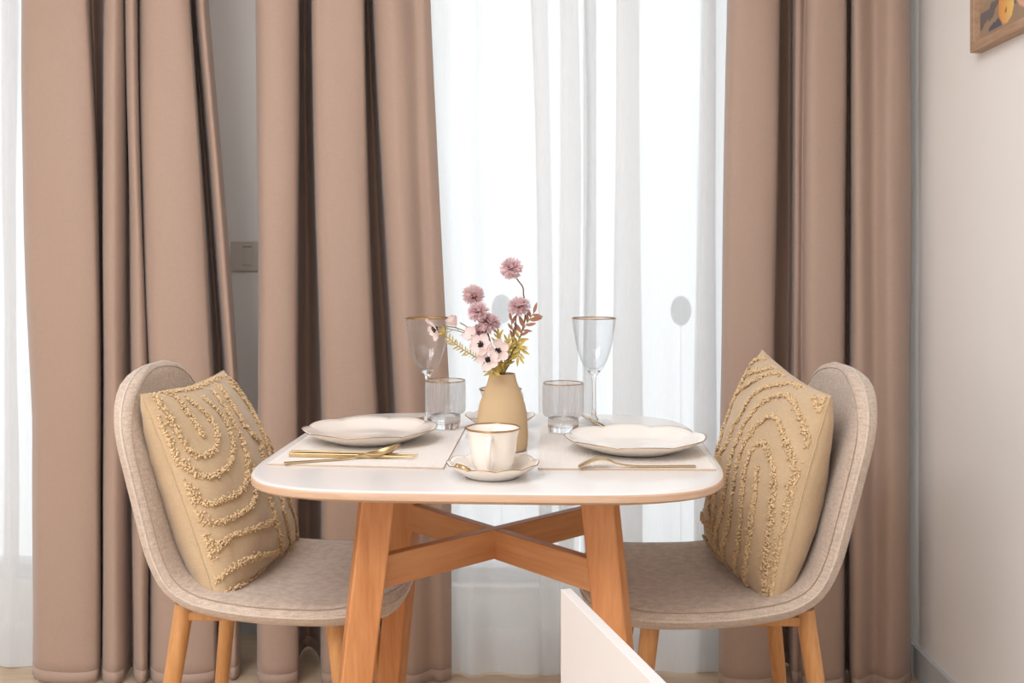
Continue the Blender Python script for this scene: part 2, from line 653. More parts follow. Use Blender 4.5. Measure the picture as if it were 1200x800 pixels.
def sheer(cols, label, seed, Ybase, z0=0.006, swag=None):
    P = drape(cols, Ybase, z0, 2.6, 6, 60, 0.0025, seed, swag)
    o = Vector((float(P[..., 0].mean()), float(P[..., 1].mean()), z0))
    c = MB().grid(P).build('sheer_curtain', M['sheer'], None, True, o)
    tag(c, label, 'sheer curtain', 'white sheer curtains')
    h = np.stack([np.array([[p[0], p[1] - 0.003, z] for p in P[0]]) for z in np.linspace(z0, z0 + 0.115, 4)])
    hb = MB().grid(h).build('bottom_hem', M['sheer'], c, True)
    hb.location = -o
    return c


def swag_mid(c, z):
    # the cloth bellies out just above the hem
    c = c.copy()
    x0, z0 = at(585, 735, 2.54).x, 0.16
    g = np.exp(-((c[:, 0] - x0) / 0.09) ** 2)
    c[:, 1] -= 0.05 * g * math.exp(-((z - 0.20) / 0.06) ** 2)
    c[:, 1] += 0.03 * g * math.exp(-((z - 0.115) / 0.02) ** 2)
    return c


S_MID_L = [(470, 480, 505, .02), (505, 515, 545, .0), (530, 535, 556, .015), (548, 550, 566, -.005), (570, 575, 585, .012), (595, 600, 602, .0), (612, 622, 624, .0),
           (641, 646, 640, .02), (636, 642, 636, .035), (622, 632, 626, .03), (625, 634, 628, -.005), (650, 652, 642, .0), (677, 676, 653, .02), (672, 672, 650, .035), (656, 656, 645, .03),
           (660, 660, 647, -.005), (684, 684, 656, .0)]
S_MID_R = [(684, 684, 656, .05), (690, 690, 662, .01), (712, 712, 690, .03), (728, 726, 722, .02), (748, 750, 752, .01), (745, 747, 749, .04), (724, 722, 718, .035), (727, 725, 721, -.005), (770, 770, 772, .01),
           (795, 795, 795, -.005), (822, 816, 812, .0), (838, 838, 838, .02), (835, 835, 835, .04), (822, 816, 812, .035), (826, 820, 816, .0), (846, 846, 846, .01), (870, 870, 870, .0), (895, 895, 895, .02)]
S_LEFT = [(-260, -260, -260, .0), (-200, -200, -200, .03), (-140, -140, -140, .0), (-90, -90, -90, .03), (-50, -50, -50, .0), (-18, -18, -18, .02), (6, 8, 10, .0), (20, 20, 30, .02),
          (16, 16, 26, .035), (4, 5, 12, .03), (8, 9, 18, .0), (40, 44, 60, .01), (62, 66, 80, .0), (84, 90, 98, .02)]
sheer(S_MID_L, 'white sheer panel hanging behind the flowers, bunched above its hem', 11, 2.53, swag=swag_mid)
sheer(S_MID_R, 'white sheer panel behind the right wine glass and right chair', 12, 2.55)
sheer(S_LEFT, 'white sheer panel at the far left edge beside the pink curtain', 13, 2.54)

# ------------------------------------------------------------------ wall switch
p = at(288, 300, YB)
sw = empty('light_switch', (p.x, YB, p.z))
tag(sw, 'ivory square light switch on the wall between two pink curtains', 'switch')
bevel(MB().box((-.043, -.009, -.043), (.043, 0, .043)).build('plate', M['switch'], sw, smooth=False), .003, 3)
rk = bevel(MB().box((-.006, -.0115, -.026), (.021, -.008, .026)).build('rocker', M['switch'], sw, smooth=False), .0012)
MB().box((-.005, -.0118, .0262), (.020, -.0089, .0277)).build('rocker_gap', M['switch_gap'], sw, smooth=False)

# ------------------------------------------------------------------ framed painting on the right wall
FX = XR - 0.026
u = (1136.5 - 600) / FPX
k = (u * math.cos(YAW) - math.sin(YAW)) / (math.cos(YAW) + u * math.sin(YAW))
FY = FX / k
FZ = at(1136.5, 62.5, FY).z
pf = empty('framed_painting', (XR, FY, FZ))
tag(pf, 'oak framed fruit painting high on the right wall', 'painting')
FW, FH, FB = 0.42, 0.52, 0.020
fr = MB()
fr.box((-.026, -FW, 0), (0, 0, FB)).box((-.026, -FW, FH - FB), (0, 0, FH))
fr.box((-.026, -FB, FB), (0, 0, FH - FB)).box((-.026, -FW, FB), (0, -FW + FB, FH - FB))
for nm, a, b in (('frame_rail', (-.026, -FW, 0), (0, 0, FB)), ('frame_rail', (-.026, -FW, FH - FB), (0, 0, FH)),
                 ('frame_stile', (-.026, -FB, FB), (0, 0, FH - FB)), ('frame_stile', (-.026, -FW, FB), (0, -FW + FB, FH - FB))):
    bevel(MB().box(a, b).build(nm, M['frame_oak'], pf, smooth=False), .0012)
ny, nz_ = 110, 130
cw, chh = FW - 2 * FB, FH - 2 * FB
cv = MB()
yy = np.linspace(0, cw, ny)
zz = np.linspace(0, chh, nz_)
cv.grid(np.array([[(-.012, -FB - a, FB + b) for a in yy] for b in zz]))
cobj = cv.build('canvas', M['canvas'], pf)


def art(s, t):
    w = 0.012 * math.sin(s * 40 + 1) + 0.006 * math.sin(s * 95 + t * 60)
    col = np.array(srgb(166, 140, 114)[:3])
    tt = t - s * 0.05 + w
    if t > 0.085 + s * 0.25 + w:
        col = np.array(srgb(196, 206, 204)[:3])
    elif t > 0.066 + s * 0.2 + w * .6:
        col = np.array(srgb(172, 146, 118)[:3])
    elif 0.040 < tt < 0.066 + s * 0.12:
        col = np.array(srgb(112, 104, 104)[:3])
    if ((s - .085) / .045) ** 2 + ((t - 0.022 - (s - .085) * .12) / .009) ** 2 < 1:
        col = np.array(srgb(94, 94, 106)[:3])
    if ((s - .21) / .06) ** 2 + ((t - 0.085) / .06) ** 2 < 1:
        col = np.array(srgb(228, 178, 148)[:3])
    d = ((s - .118) / .034) ** 2 + ((t - .053) / .040) ** 2
    if d < 1:
        q = max(0, min(1, (s - .085) / .066))
        col = np.array(srgb(226, 150, 84)[:3]) * (1 - q) + np.array(srgb(244, 206, 122)[:3]) * q
    if ((s - .118) / .004) ** 2 + ((t - .040) / .006) ** 2 < 1:
        col = np.array(srgb(150, 92, 52)[:3])
    return col


ca = cobj.data.color_attributes.new('paint', 'FLOAT_COLOR', 'POINT')
buf = []
for b in zz:
    for a in yy:
        c3 = art(a, b)
        buf += [c3[0], c3[1], c3[2], 1.0]
ca.data.foreach_set('color', buf)

# ------------------------------------------------------------------ dining table
TC = Vector((-0.075, 1.746, 0))
TROT = -0.026
table = empty('dining_table', TC, TROT)
tag(table, 'square white-topped dining table with rounded corners and beech legs', 'table')


def superell(a, n, k):
    t = np.linspace(0, 2 * math.pi, k, endpoint=False)
    c, s_ = np.cos(t), np.sin(t)
    return np.stack([a * np.sign(c) * np.abs(c) ** (2 / n), a * np.sign(s_) * np.abs(s_) ** (2 / n)], 1)


NT = 160
rings = [(0.0, TABLE_Z), (0.20, TABLE_Z), (0.365, TABLE_Z), (0.3700, TABLE_Z - .0004), (0.3725, TABLE_Z - .0018)]
base = superell(1.0, 4.7, NT)
tb = MB()
vs = [(x * r, y * r, z) for r, z in rings[1:] for x, y in base]
fs = [(i * NT + j, i * NT + (j + 1) % NT, (i + 1) * NT + (j + 1) % NT, (i + 1) * NT + j) for i in range(len(rings) - 2) for j in range(NT)]
fs = [f[::-1] for f in fs] + [tuple(range(NT))]
tb.add(vs, fs)
tb.build('tabletop', M['top'], table)
ed = MB()
rings = [(0.3725, TABLE_Z - .0018), (0.374, TABLE_Z - .004), (0.374, TABLE_Z - .012), (0.371, TABLE_Z - .015), (0.355, TABLE_Z - .020), (0.20, TABLE_Z - .020)]
vs = [(x * r, y * r, z) for r, z in rings for x, y in base]
fs = [(i * NT + j, (i + 1) * NT + j, (i + 1) * NT + (j + 1) % NT, i * NT + (j + 1) % NT) for i in range(len(rings) - 1) for j in range(NT)]
fs.append(tuple((len(rings) - 1) * NT + j for j in range(NT))[::-1])
ed.add(vs, fs)
eb = ed.build('edge_band', M['edge'], table, autosmooth=35)
eb['label'] = 'pale tan wooden edge under the white top'

for sx in (-1, 1):
    for sy in (-1, 1):
        b = MB()
        vs = []
        for z, w, d in ((0.0, .044, .036), (0.35, .050, .040), (TABLE_Z - .02, .054, .042)):
            q = (TABLE_Z - .02 - z) * 0.102
            cx, cy = sx * (.175 + q), sy * (.175 + q)
            ang = math.radians(18) * sx * sy
            for (ax, ay) in ((-1, -1), (1, -1), (1, 1), (-1, 1)):
                lx, ly = ax * w / 2, ay * d / 2
                vs.append((cx + lx * math.cos(ang) - ly * math.sin(ang), cy + lx * math.sin(ang) + ly * math.cos(ang), z))
        fs = [(0, 3, 2, 1), (8, 9, 10, 11)]
        for i in (0, 4):
            for j in range(4):
                fs.append((i + j, i + (j + 1) % 4, i + 4 + (j + 1) % 4, i + 4 + j))
        b.add(vs, fs)
        bevel(b.build('leg', M['beech_leg'], table, smooth=False), .004, 3)
for a in (math.pi / 4, -math.pi / 4):
    x = bevel(MB().box((-.265, -.0095, .540), (.265, .0095, .592)).build('stretcher', M['beech_x'], table, smooth=False), .0015)
    x.rotation_euler = (0, 0, a)
    if a < 0:
        x.scale = (1, 1, 0.998)


# ------------------------------------------------------------------ chairs
def chair():
    root = empty('dining_chair', (0, 0, 0))
    prof = catmull([(-.286, .874), (-.272, .80), (-.249, .714), (-.222, .613), (-.206, .56), (-.183, .517), (-.152, .494), (-.112, .482),
                    (-.03, .471), (.074, .468), (.15, .471), (.208, .466)], 6)
    seg = np.r_[0, np.cumsum(np.linalg.norm(np.diff(prof, axis=0), axis=1))]
    L = seg[-1]
    # resample denser at both ends
    t = np.linspace(0, 1, 54)
    t = t - 0.10 * np.sin(2 * math.pi * t) / (2 * math.pi) * 4.0 / 4.0
    t = (t - t[0]) / (t[-1] - t[0])
    s = np.sort(np.r_[0.0, 0.002, 0.006, 0.014, 0.026, t[1:-1] * L, L - .014, L - .006, L - .002, L])
    px = np.interp(s, seg, prof[:, 0])
    pz = np.interp(s, seg, prof[:, 1])

    def halfw(d):
        W = np.interp(d / L, [0, .35, .5, .62, .8, 1.0], [.198, .205, .208, .214, .218, .212])
        w = W
        if d < .15:
            w = W * max(0.0, 1 - (1 - d / .15) ** 2.3) ** (1 / 2.3)
        e = L - d
        if e < .12:
            w = W * max(0.0, 1 - (1 - e / .12) ** 2.6) ** (1 / 2.6)
        return max(w, .012)
    tang = np.stack([np.gradient(px, s + 1e-9 * np.arange(len(s))), np.gradient(pz, s + 1e-9 * np.arange(len(s)))], 1)
    tang /= np.linalg.norm(tang, axis=1)[:, None]
    nrm = np.stack([-tang[:, 1], tang[:, 0]], 1)   # towards the sitter
    nv = 25
    vv = np.linspace(-1, 1, nv)
    top, bot, rim = [], [], []
    for i in range(len(s)):
        w = halfw(s[i])
        edge_end = min(1.0, s[i] / .03, (L - s[i]) / .03)
        rt, rb = [], []
        for v in vv:
            lift = -.016 * (1 - abs(v) ** 2.5) * min(1, w / .15)
            round_ = max(0.0, 1 - abs(v) ** 7) ** .5
            end_r = math.sqrt(max(0.0, 1 - (1 - edge_end) ** 2))
            th = .024 * max(.12, round_) * max(.12, end_r)
            bx, bz = px[i] + nrm[i, 0] * lift, pz[i] + nrm[i, 1] * lift
            rt.append((bx + nrm[i, 0] * th, v * w, bz + nrm[i, 1] * th))
            rb.append((bx - nrm[i, 0] * th, v * w, bz - nrm[i, 1] * th))
        top.append(rt)
        bot.append(rb)
    m = MB()
    m.grid(top, flip=False)
    nvt = len(m.v)
    m.grid(bot, flip=True)
    R, Cn = len(s), nv
    fs = []
    for i in range(R - 1):
        for j, f in ((0, False), (Cn - 1, True)):
            q = (i * Cn + j, (i + 1) * Cn + j, nvt + (i + 1) * Cn + j, nvt + i * Cn + j)
            fs.append(q[::-1] if f else q)
    for j in range(Cn - 1):
        for i, f in ((0, True), (R - 1, False)):
            q = (i * Cn + j, i * Cn + j + 1, nvt + i * Cn + j + 1, nvt + i * Cn + j)
            fs.append(q[::-1] if f else q)
    m.f += fs
    sh = m.build('seat_shell', M['linen'], root)
    import bmesh
    bm = bmesh.new()
    bm.from_mesh(sh.data)
    bmesh.ops.recalc_face_normals(bm, faces=bm.faces)
    bm.to_mesh(sh.data)
    bm.free()
    # piping seam just inside the rim, on the sitter's side
    loop = []
    INS = .010
    sd = np.sort(np.r_[INS + np.array([0, .0006, .002, .005, .01, .018, .03]), np.linspace(INS + .045, L - INS - .045, 40), L - INS - np.array([0, .0006, .002, .005, .01, .018, .03])])

    def seam_pt(si, sgn):
        w = halfw(si)
        wi = max(.0005, halfw((si - INS) * L / (L - 2 * INS)) - INS)
        v = min(1.0, wi / w)
        x_, z_ = np.interp(si, s, px), np.interp(si, s, pz)
        n0, n1 = np.interp(si, s, nrm[:, 0]), np.interp(si, s, nrm[:, 1])
        lift = -.016 * (1 - abs(v) ** 2.5) * min(1, w / .15)
        ee = min(1.0, si / .03, (L - si) / .03)
        th = .0242 * max(.12, max(0, 1 - abs(v) ** 7) ** .5) * max(.12, math.sqrt(1 - (1 - ee) ** 2))
        return (x_ + n0 * (lift + th), sgn * v * w, z_ + n1 * (lift + th))
    loop = [seam_pt(q_, -1) for q_ in sd] + [seam_pt(q_, 1) for q_ in sd[::-1]]
    MB().tube(loop, .0007, 5, closed=True).build('seam', M['seam'], root)
    rimp = []
    for i in range(1, len(s) - 1):
        w = halfw(s[i])
        lift = 0.0
        rimp.append((px[i] + nrm[i, 0] * lift, -w - .0008, pz[i] + nrm[i, 1] * lift))
    for i in range(len(s) - 2, 0, -1):
        w = halfw(s[i])
        lift = 0.0
        rimp.append((px[i] + nrm[i, 0] * lift, w + .0008, pz[i] + nrm[i, 1] * lift))
    MB().tube(rimp, .0022, 6, closed=True).build('piping', M['piping'], root)
    # legs and the two rails under the seat
    for (xt, xb) in ((-.178, -.235), (.085, .150)):
        for sy in (-1, 1):
            MB().tube([(xt, sy * .135, .462), (xt * .97 + xb * .03, sy * .137, .448), (xt * .5 + xb * .5, sy * .165, .23), (xb, sy * .19, .0)],
                      [.017, .0168, .0145, .010], 16).build('leg', M['oak_leg'], root, autosmooth=50)
    for sy in (-1, 1):
        bevel(MB().box((-.185, sy * .135 - .012, .436), (.098, sy * .135 + .012, .452)).build('seat_rail', M['oak_leg'], root, smooth=False), .003)
    bevel(MB().box((-.06, -.13, .438), (-.02, .13, .452)).build('cross_rail', M['oak_leg'], root, smooth=False), .003)
    return root


CH_Y = 1.85
c1 = chair()
c1.location = (TC.x - .369, CH_Y, 0)
tag(c1, 'beige linen dining chair at the left side of the table', 'chair', 'linen dining chairs')
c2 = copy_tree(c1)
c2.location = (TC.x + .36, CH_Y, 0)
c2.rotation_euler = (0, 0, math.pi)
tag(c2, 'beige linen dining chair at the right side of the table', 'chair', 'linen dining chairs')

# ------------------------------------------------------------------ cushions
ICO_V = []
_t = (1 + 5 ** .5) / 2
for a, b in ((-1, _t), (1, _t), (-1, -_t), (1, -_t)):
    ICO_V.append((a, b, 0))
for a, b in ((-1, _t), (1, _t), (-1, -_t), (1, -_t)):
    ICO_V.append((0, a, b))
for a, b in ((_t, -1), (_t, 1), (-_t, -1), (-_t, 1)):
    ICO_V.append((a, 0, b))
ICO_V = np.array(ICO_V) / math.sqrt(1 + _t * _t)
ICO_F = [(0, 11, 5), (0, 5, 1), (0, 1, 7), (0, 7, 10), (0, 10, 11), (1, 5, 9), (5, 11, 4), (11, 10, 2), (10, 7, 6), (7, 1, 8),
         (3, 9, 4), (3, 4, 2), (3, 2, 6), (3, 6, 8), (3, 8, 9), (4, 9, 5), (2, 4, 11), (6, 2, 10), (8, 6, 7), (9, 8, 1)]


def cushion(corners, curves, scale, off, label, front_sign, bf, bb, seed, width=.0062):
    """corners TN, TF, BN, BF in world space"""
    r = np.random.default_rng(seed)
    TN, TF, BN, BF = [np.array(c) for c in corners]
    n = np.cross(TF - TN, BN - TN)
    n /= np.linalg.norm(n)
    if n[0] * front_sign < 0:
        n = -n

    def S(u, v, side):
        U, V = 2 * u - 1, 2 * v - 1
        uu = .5 + U / 2 * (1 - .055 * (1 - V * V))
        vv = .5 + V / 2 * (1 - .055 * (1 - U * U))
        p = (1 - vv)[..., None] * ((1 - uu)[..., None] * TN + uu[..., None] * TF) + vv[..., None] * ((1 - uu)[..., None] * BN + uu[..., None] * BF)
        prof = (np.clip(1 - np.abs(U) ** 2.1, 0, 1) * np.clip(1 - np.abs(V) ** 2.1, 0, 1)) ** .44
        amp = bf if side > 0 else bb
        sag = 1 + .12 * V
        wr = .0022 * np.sin(9 * U + 6 * V + seed) * prof + .0006 * np.sin(23 * V - 7 * U + seed) * prof
        pinch = .0009 * np.sin(V * 26 + seed) * np.exp(-((np.abs(U) - .93) / .07) ** 2)
        return p + n * (side * (amp * prof * sag) + wr + pinch)[..., None]
    g = np.linspace(0, 1, 56)
    g = .5 - .5 * np.cos(g * math.pi)
    uu, vv = np.meshgrid(g, g)
    Fp, Bp = S(uu, vv, 1), S(uu, vv, -1)
    m = MB()
    m.grid(Fp, flip=False)
    nvt = len(m.v)
    m.grid(Bp, flip=True)
    o = Vector(tuple((BN + BF) / 2))
    import bmesh
    c = m.build('cushion', M['cushion'], None, True, o)
    bm = bmesh.new()
    bm.from_mesh(c.data)
    bmesh.ops.remove_doubles(bm, verts=bm.verts, dist=.0004)
    bmesh.ops.recalc_face_normals(bm, faces=bm.faces)
    bm.to_mesh(c.data)
    bm.free()
    tag(c, label, 'cushion', 'tufted cushions')
    # seam cord around the edge
    e = np.linspace(0, 1, 40)
    z_, o_ = np.zeros_like(e), np.ones_like(e)
    loop = np.concatenate([S(e, z_, 1), S(o_, e, 1)[1:], S(e[::-1], o_, 1)[1:], S(z_, e[::-1], 1)[1:-1]])
    q = MB().tube([Vector(p) for p in loop], .0016, 6, closed=True).build('seam', M['cushion'], c)
    q.location = -o
    # tufted arches: find each drawn point on the front face and lay loops of yarn along it
    gg = np.linspace(0, 1, 260)
    gu, gv = np.meshgrid(gg, gg)
    SP = S(gu, gv, 1)
    PX = proj(SP)
    for curve in curves:
        cur = catmull([(off[0] + a / scale, off[1] + b / scale) for a, b in curve], 14)
        uv = []
        for p in cur:
            d = ((PX - p) ** 2).sum(-1)
            i = np.unravel_index(d.argmin(), d.shape)
            if d[i] < 14 ** 2:
                uv.append((gu[i], gv[i]))
        if len(uv) < 4:
            continue
        uv = np.array(uv)
        ker = np.ones(13) / 13
        pad = np.r_[uv[:1].repeat(6, 0), uv, uv[-1:].repeat(6, 0)]
        uv = np.stack([np.convolve(pad[:, 0], ker, 'valid'), np.convolve(pad[:, 1], ker, 'valid')], 1)
        P = S(uv[:, 0], uv[:, 1], 1)
        seg = np.r_[0, np.cumsum(np.linalg.norm(np.diff(P, axis=0), axis=1))]
        if seg[-1] < .01:
            continue
        kcount = int(seg[-1] / .00062)
        sd = np.linspace(0, seg[-1], kcount)
        pu, pv = np.interp(sd, seg, uv[:, 0]), np.interp(sd, seg, uv[:, 1])
        pu = np.clip(pu + r.normal(0, width / .42 * .46, kcount), .004, .996)
        pv = np.clip(pv + r.normal(0, width / .42 * .46, kcount), .004, .996)
        C = S(pu, pv, 1) + n * r.uniform(.0003, .0058, kcount)[:, None]
        R = r.uniform(.0013, .0023, kcount)
        ax = r.normal(size=(kcount, 3, 3))
        tm = MB()
        for k_ in range(kcount):
            qm, _ = np.linalg.qr(ax[k_])
            V3 = (ICO_V * np.array([1.0, 1.0, 1.45])) @ qm * R[k_] + C[k_]
            tm.add(V3, ICO_F)
        t = tm.build('tufted_line', M['tuft'], c, True)
        t['kind'] = 'stuff'
        t.location = -o
    return c


Yn, Yfar = 1.675, 2.055
L_CURVES = [[(160, 110), (200, 160), (230, 205), (252, 240)],
            [(85, 103), (130, 150), (165, 215), (200, 270), (250, 298), (290, 270), (292, 225), (265, 175), (225, 140), (195, 118)],
            [(82, 185), (125, 250), (170, 310), (220, 345), (270, 362), (325, 325), (340, 270), (330, 215), (300, 165), (245, 112)],
            [(175, 385), (215, 420), (260, 445), (320, 425), (370, 400), (385, 340), (375, 270), (345, 200), (310, 140), (275, 95)],
            [(190, 475), (240, 492), (290, 500), (360, 470), (400, 440), (412, 390), (400, 320)],
            [(215, 545), (270, 565), (330, 540), (390, 520), (450, 500), (470, 485)],
            [(240, 615), (280, 585), (330, 548)],
            [(255, 685), (320, 650), (360, 620), (420, 600), (480, 590)],
            [(300, 725), (340, 700), (400, 680), (450, 655)],
            [(290, 75), (345, 150), (380, 215), (410, 290), (440, 390), (465, 470), (485, 560), (480, 625)],
            [(320, 65), (385, 150), (415, 225), (445, 310), (480, 420), (505, 500), (512, 580), (490, 645)],
            [(310, 50), (370, 105), (420, 180), (455, 280), (500, 410), (530, 520), (536, 590), (500, 650), (440, 692)],
            [(110, 98), (200, 95), (250, 75), (300, 48)]]
cushion((at(165, 462, Yn), at(262, 434, Yfar), at(256, 716, Yn), at(345, 641, Yfar)), L_CURVES, 2.582, (140, 420),
        'tan tufted cushion leaning on the left chair', 1, .075, .085, 3)
R_CURVES = [[(205, 370), (200, 430), (190, 520), (175, 640), (165, 740), (163, 790)],
            [(135, 740), (150, 600), (160, 450), (175, 350), (215, 300), (243, 350), (255, 420), (245, 540), (232, 640), (228, 745), (230, 800)],
            [(105, 690), (125, 500), (142, 370), (190, 265), (255, 220), (280, 280), (305, 340), (325, 420), (315, 520), (295, 640), (275, 750), (270, 790)],
            [(85, 650), (105, 450), (130, 330), (190, 210), (240, 172), (300, 162), (330, 220), (350, 270), (372, 325)],
            [(68, 620), (90, 420), (117, 310), (170, 190), (220, 142), (300, 125), (350, 140)],
            [(56, 590), (85, 350), (110, 260), (150, 170), (200, 115), (260, 95), (310, 108)],
            [(95, 290), (120, 200), (165, 120), (210, 88), (275, 82)],
            [(120, 190), (165, 90), (205, 55), (245, 52)],
            [(375, 165), (390, 200), (405, 215), (410, 165)],
            [(48, 525), (54, 560), (74, 600), (97, 650), (122, 705)],
            [(44, 590), (62, 625), (92, 672)]]
cushion((at(973, 464, Yn), at(893, 410, Yfar), at(908, 716, Yn), at(829, 641, Yfar)), R_CURVES, 2.582, (810, 400),
        'tan tufted cushion leaning on the right chair', -1, .075, .085, 5)

# ------------------------------------------------------------------ placemats
def placemat(fl, fr_, br, depth, label):
    a, b = on_plane(*fl), on_plane(*fr_)
    d = (on_plane(*br) - b)
    d.z = 0
    d.normalize()
    x = (b - a)
    wdt = x.length
    ang = math.atan2(x.y, x.x)
    e = empty('placemat', (a.x, a.y, TABLE_Z + .0002), ang)
    tag(e, label, 'placemat', 'cream placemats')
    d.rotate(Matrix.Rotation(-ang, 3, 'Z'))
    sk = d * depth
    t = .0022
    nr = 70
    m = MB()
    vs, fs = [], []
    ys = np.linspace(0, 1, 5)
    xs = np.linspace(0, 1, nr * 2 + 1)
    P = np.array([[(wdt * u_ + sk.x * v_, sk.y * v_, t + (.00022 if i % 2 else 0.0)) for i, u_ in enumerate(xs)] for v_ in ys])
    m.grid(P)
    m.build('cloth', M['mat'], e, smooth=False)
    q = MB()
    c4 = [(0, 0), (wdt, 0), (wdt + sk.x, sk.y), (sk.x, sk.y)]
    q.add([(x_, y_, 0) for x_, y_ in c4] + [(x_, y_, t) for x_, y_ in c4],
          [(0, 1, 5, 4), (1, 2, 6, 5), (2, 3, 7, 6), (3, 0, 4, 7), (0, 3, 2, 1)])
    q.build('cut_edge', M['mat_edge'], e, smooth=False)['label'] = 'thin tan cut edge'
    return e


placemat((313, 545), (519.5, 549.8), (545.3, 502), .40, 'cream ribbed placemat under the left plate')
placemat((630.5, 550.3), (839.5, 551.5), (818, 524), .40, 'cream ribbed placemat under the right plate')
MAT_Z = TABLE_Z + .0030


# ------------------------------------------------------------------ plates, saucers, cups
def scallop(k, amp, r0):
    def f(th, r, z):
        q = max(0.0, (r - r0 * .62) / (r0 * .38))
        return 1 + amp * (q ** 2) * (abs(math.cos(k * th / 2)) ** .7 - .6)
    return f


def rim_tube(r, z, rm, zm, n, rad, mat, name, parent):
    pts = []
    for j in range(n):
        th = 2 * math.pi * j / n
        rr = r * (rm(th, r, z) if rm else 1)
        pts.append((rr * math.cos(th), rr * math.sin(th), z + (zm(th, r, z) if zm else 0)))
    return MB().tube(pts, rad, 5, closed=True).build(name, mat, parent)


def plate(pos, label, r0=.119, k=8, rot=0.0, h=.024, group='dinner plates', name='dinner_plate', cat='plate', foot=.066):
    e = empty(name, pos, rot)
    tag(e, label, cat, group)
    rm = scallop(k, .036, r0)

    def zm(th, r, z):
        q = max(0.0, (r - r0 * .62) / (r0 * .38))
        return h * .16 * q * q * (abs(math.cos(k * th / 2)) ** .7 - .6)
    f = foot / r0
    prof = [(0, .004), (r0 * f * .7, .004), (r0 * f * .96, .002), (r0 * f, 0), (r0 * f * 1.04, .002), (r0 * .72, h * .30), (r0 * .9, h * .68), (r0 * .985, h * .93), (r0, h),
            (r0 * .985, h * 1.03), (r0 * .9, h * .84), (r0 * .75, h * .50), (r0 * .66, h * .36), (r0 * .60, h * .30), (r0 * .3, h * .28), (0, h * .28)]
    MB().lathe(prof, 160, rm, zm).build('dish', M['porcelain'], e)
    rim_tube(r0 * 1.001, h * 1.0, rm, zm, 160, .0007, M['gold_rim'], 'gold_rim', e)
    return e


def pl_center(px, py, h):
    return on_plane(px, py, TABLE_Z + h)


q = pl_center(434, 501.5, .025)
plate((q.x, q.y, MAT_Z), 'white scalloped dinner plate with gold rim on the left placemat', rot=.25)
q = pl_center(744, 512, .025)
plate((q.x, q.y, MAT_Z), 'white scalloped dinner plate with gold rim on the right placemat', rot=.05)


def saucer(pos, label, rot):
    return plate(pos, label, r0=.0690, k=10, rot=rot, h=.021, group='saucers', name='saucer', cat='saucer', foot=.040)


def cup(pos, label, rot):
    e = empty('teacup', pos, rot)
    tag(e, label, 'cup', 'porcelain teacups')

    def rm(th, r, z):
        return 1 + .012 * min(1, z / .04) * math.cos(8 * th)
    outer = [(0, .002), (.018, .002), (.020, 0), (.023, .001), (.027, .005), (.0315, .014), (.034, .026), (.0352, .040), (.0365, .052), (.0395, .062), (.0412, .066)]
    inner = [(.0406, .0668), (.0388, .063), (.0355, .053), (.0338, .040), (.0325, .026), (.029, .013), (.020, .006), (0, .005)]
    MB().lathe(outer + inner, 96, rm).build('bowl', M['porcelain'], e)
    rim_tube(.0411, .0664, rm, None, 96, .0013, M['gold_rim'], 'gold_rim', e)
    h = catmull([(0, -.0375, .056), (0, -.050, .0585), (0, -.0595, .050), (0, -.0605, .036), (0, -.052, .022), (0, -.040, .014), (0, -.0325, .016)], 6)
    hm = MB().tube([Vector(p) for p in h], [.0050 - .0012 * math.sin(math.pi * i / (len(h) - 1)) for i in range(len(h))], 12)
    hm.build('handle', M['porcelain'], e)
    return e


ns = on_plane(577.5, 541.5, TABLE_Z + .021)
saucer((ns.x, ns.y, TABLE_Z + .0003), 'white scalloped saucer under the near teacup at the table front', .1)
cup((ns.x, ns.y + .002, TABLE_Z + .0066), 'white teacup with gold rim, handle toward the viewer, on the near saucer', -.06)
fs_ = at(586, 480, 1.95)
saucer((fs_.x, 1.95, TABLE_Z + .0003), 'white scalloped saucer under the far teacup behind the vase', .3)
cup((fs_.x + .001, 1.95, TABLE_Z + .0066), 'white teacup half hidden behind the tan vase', 2.4)


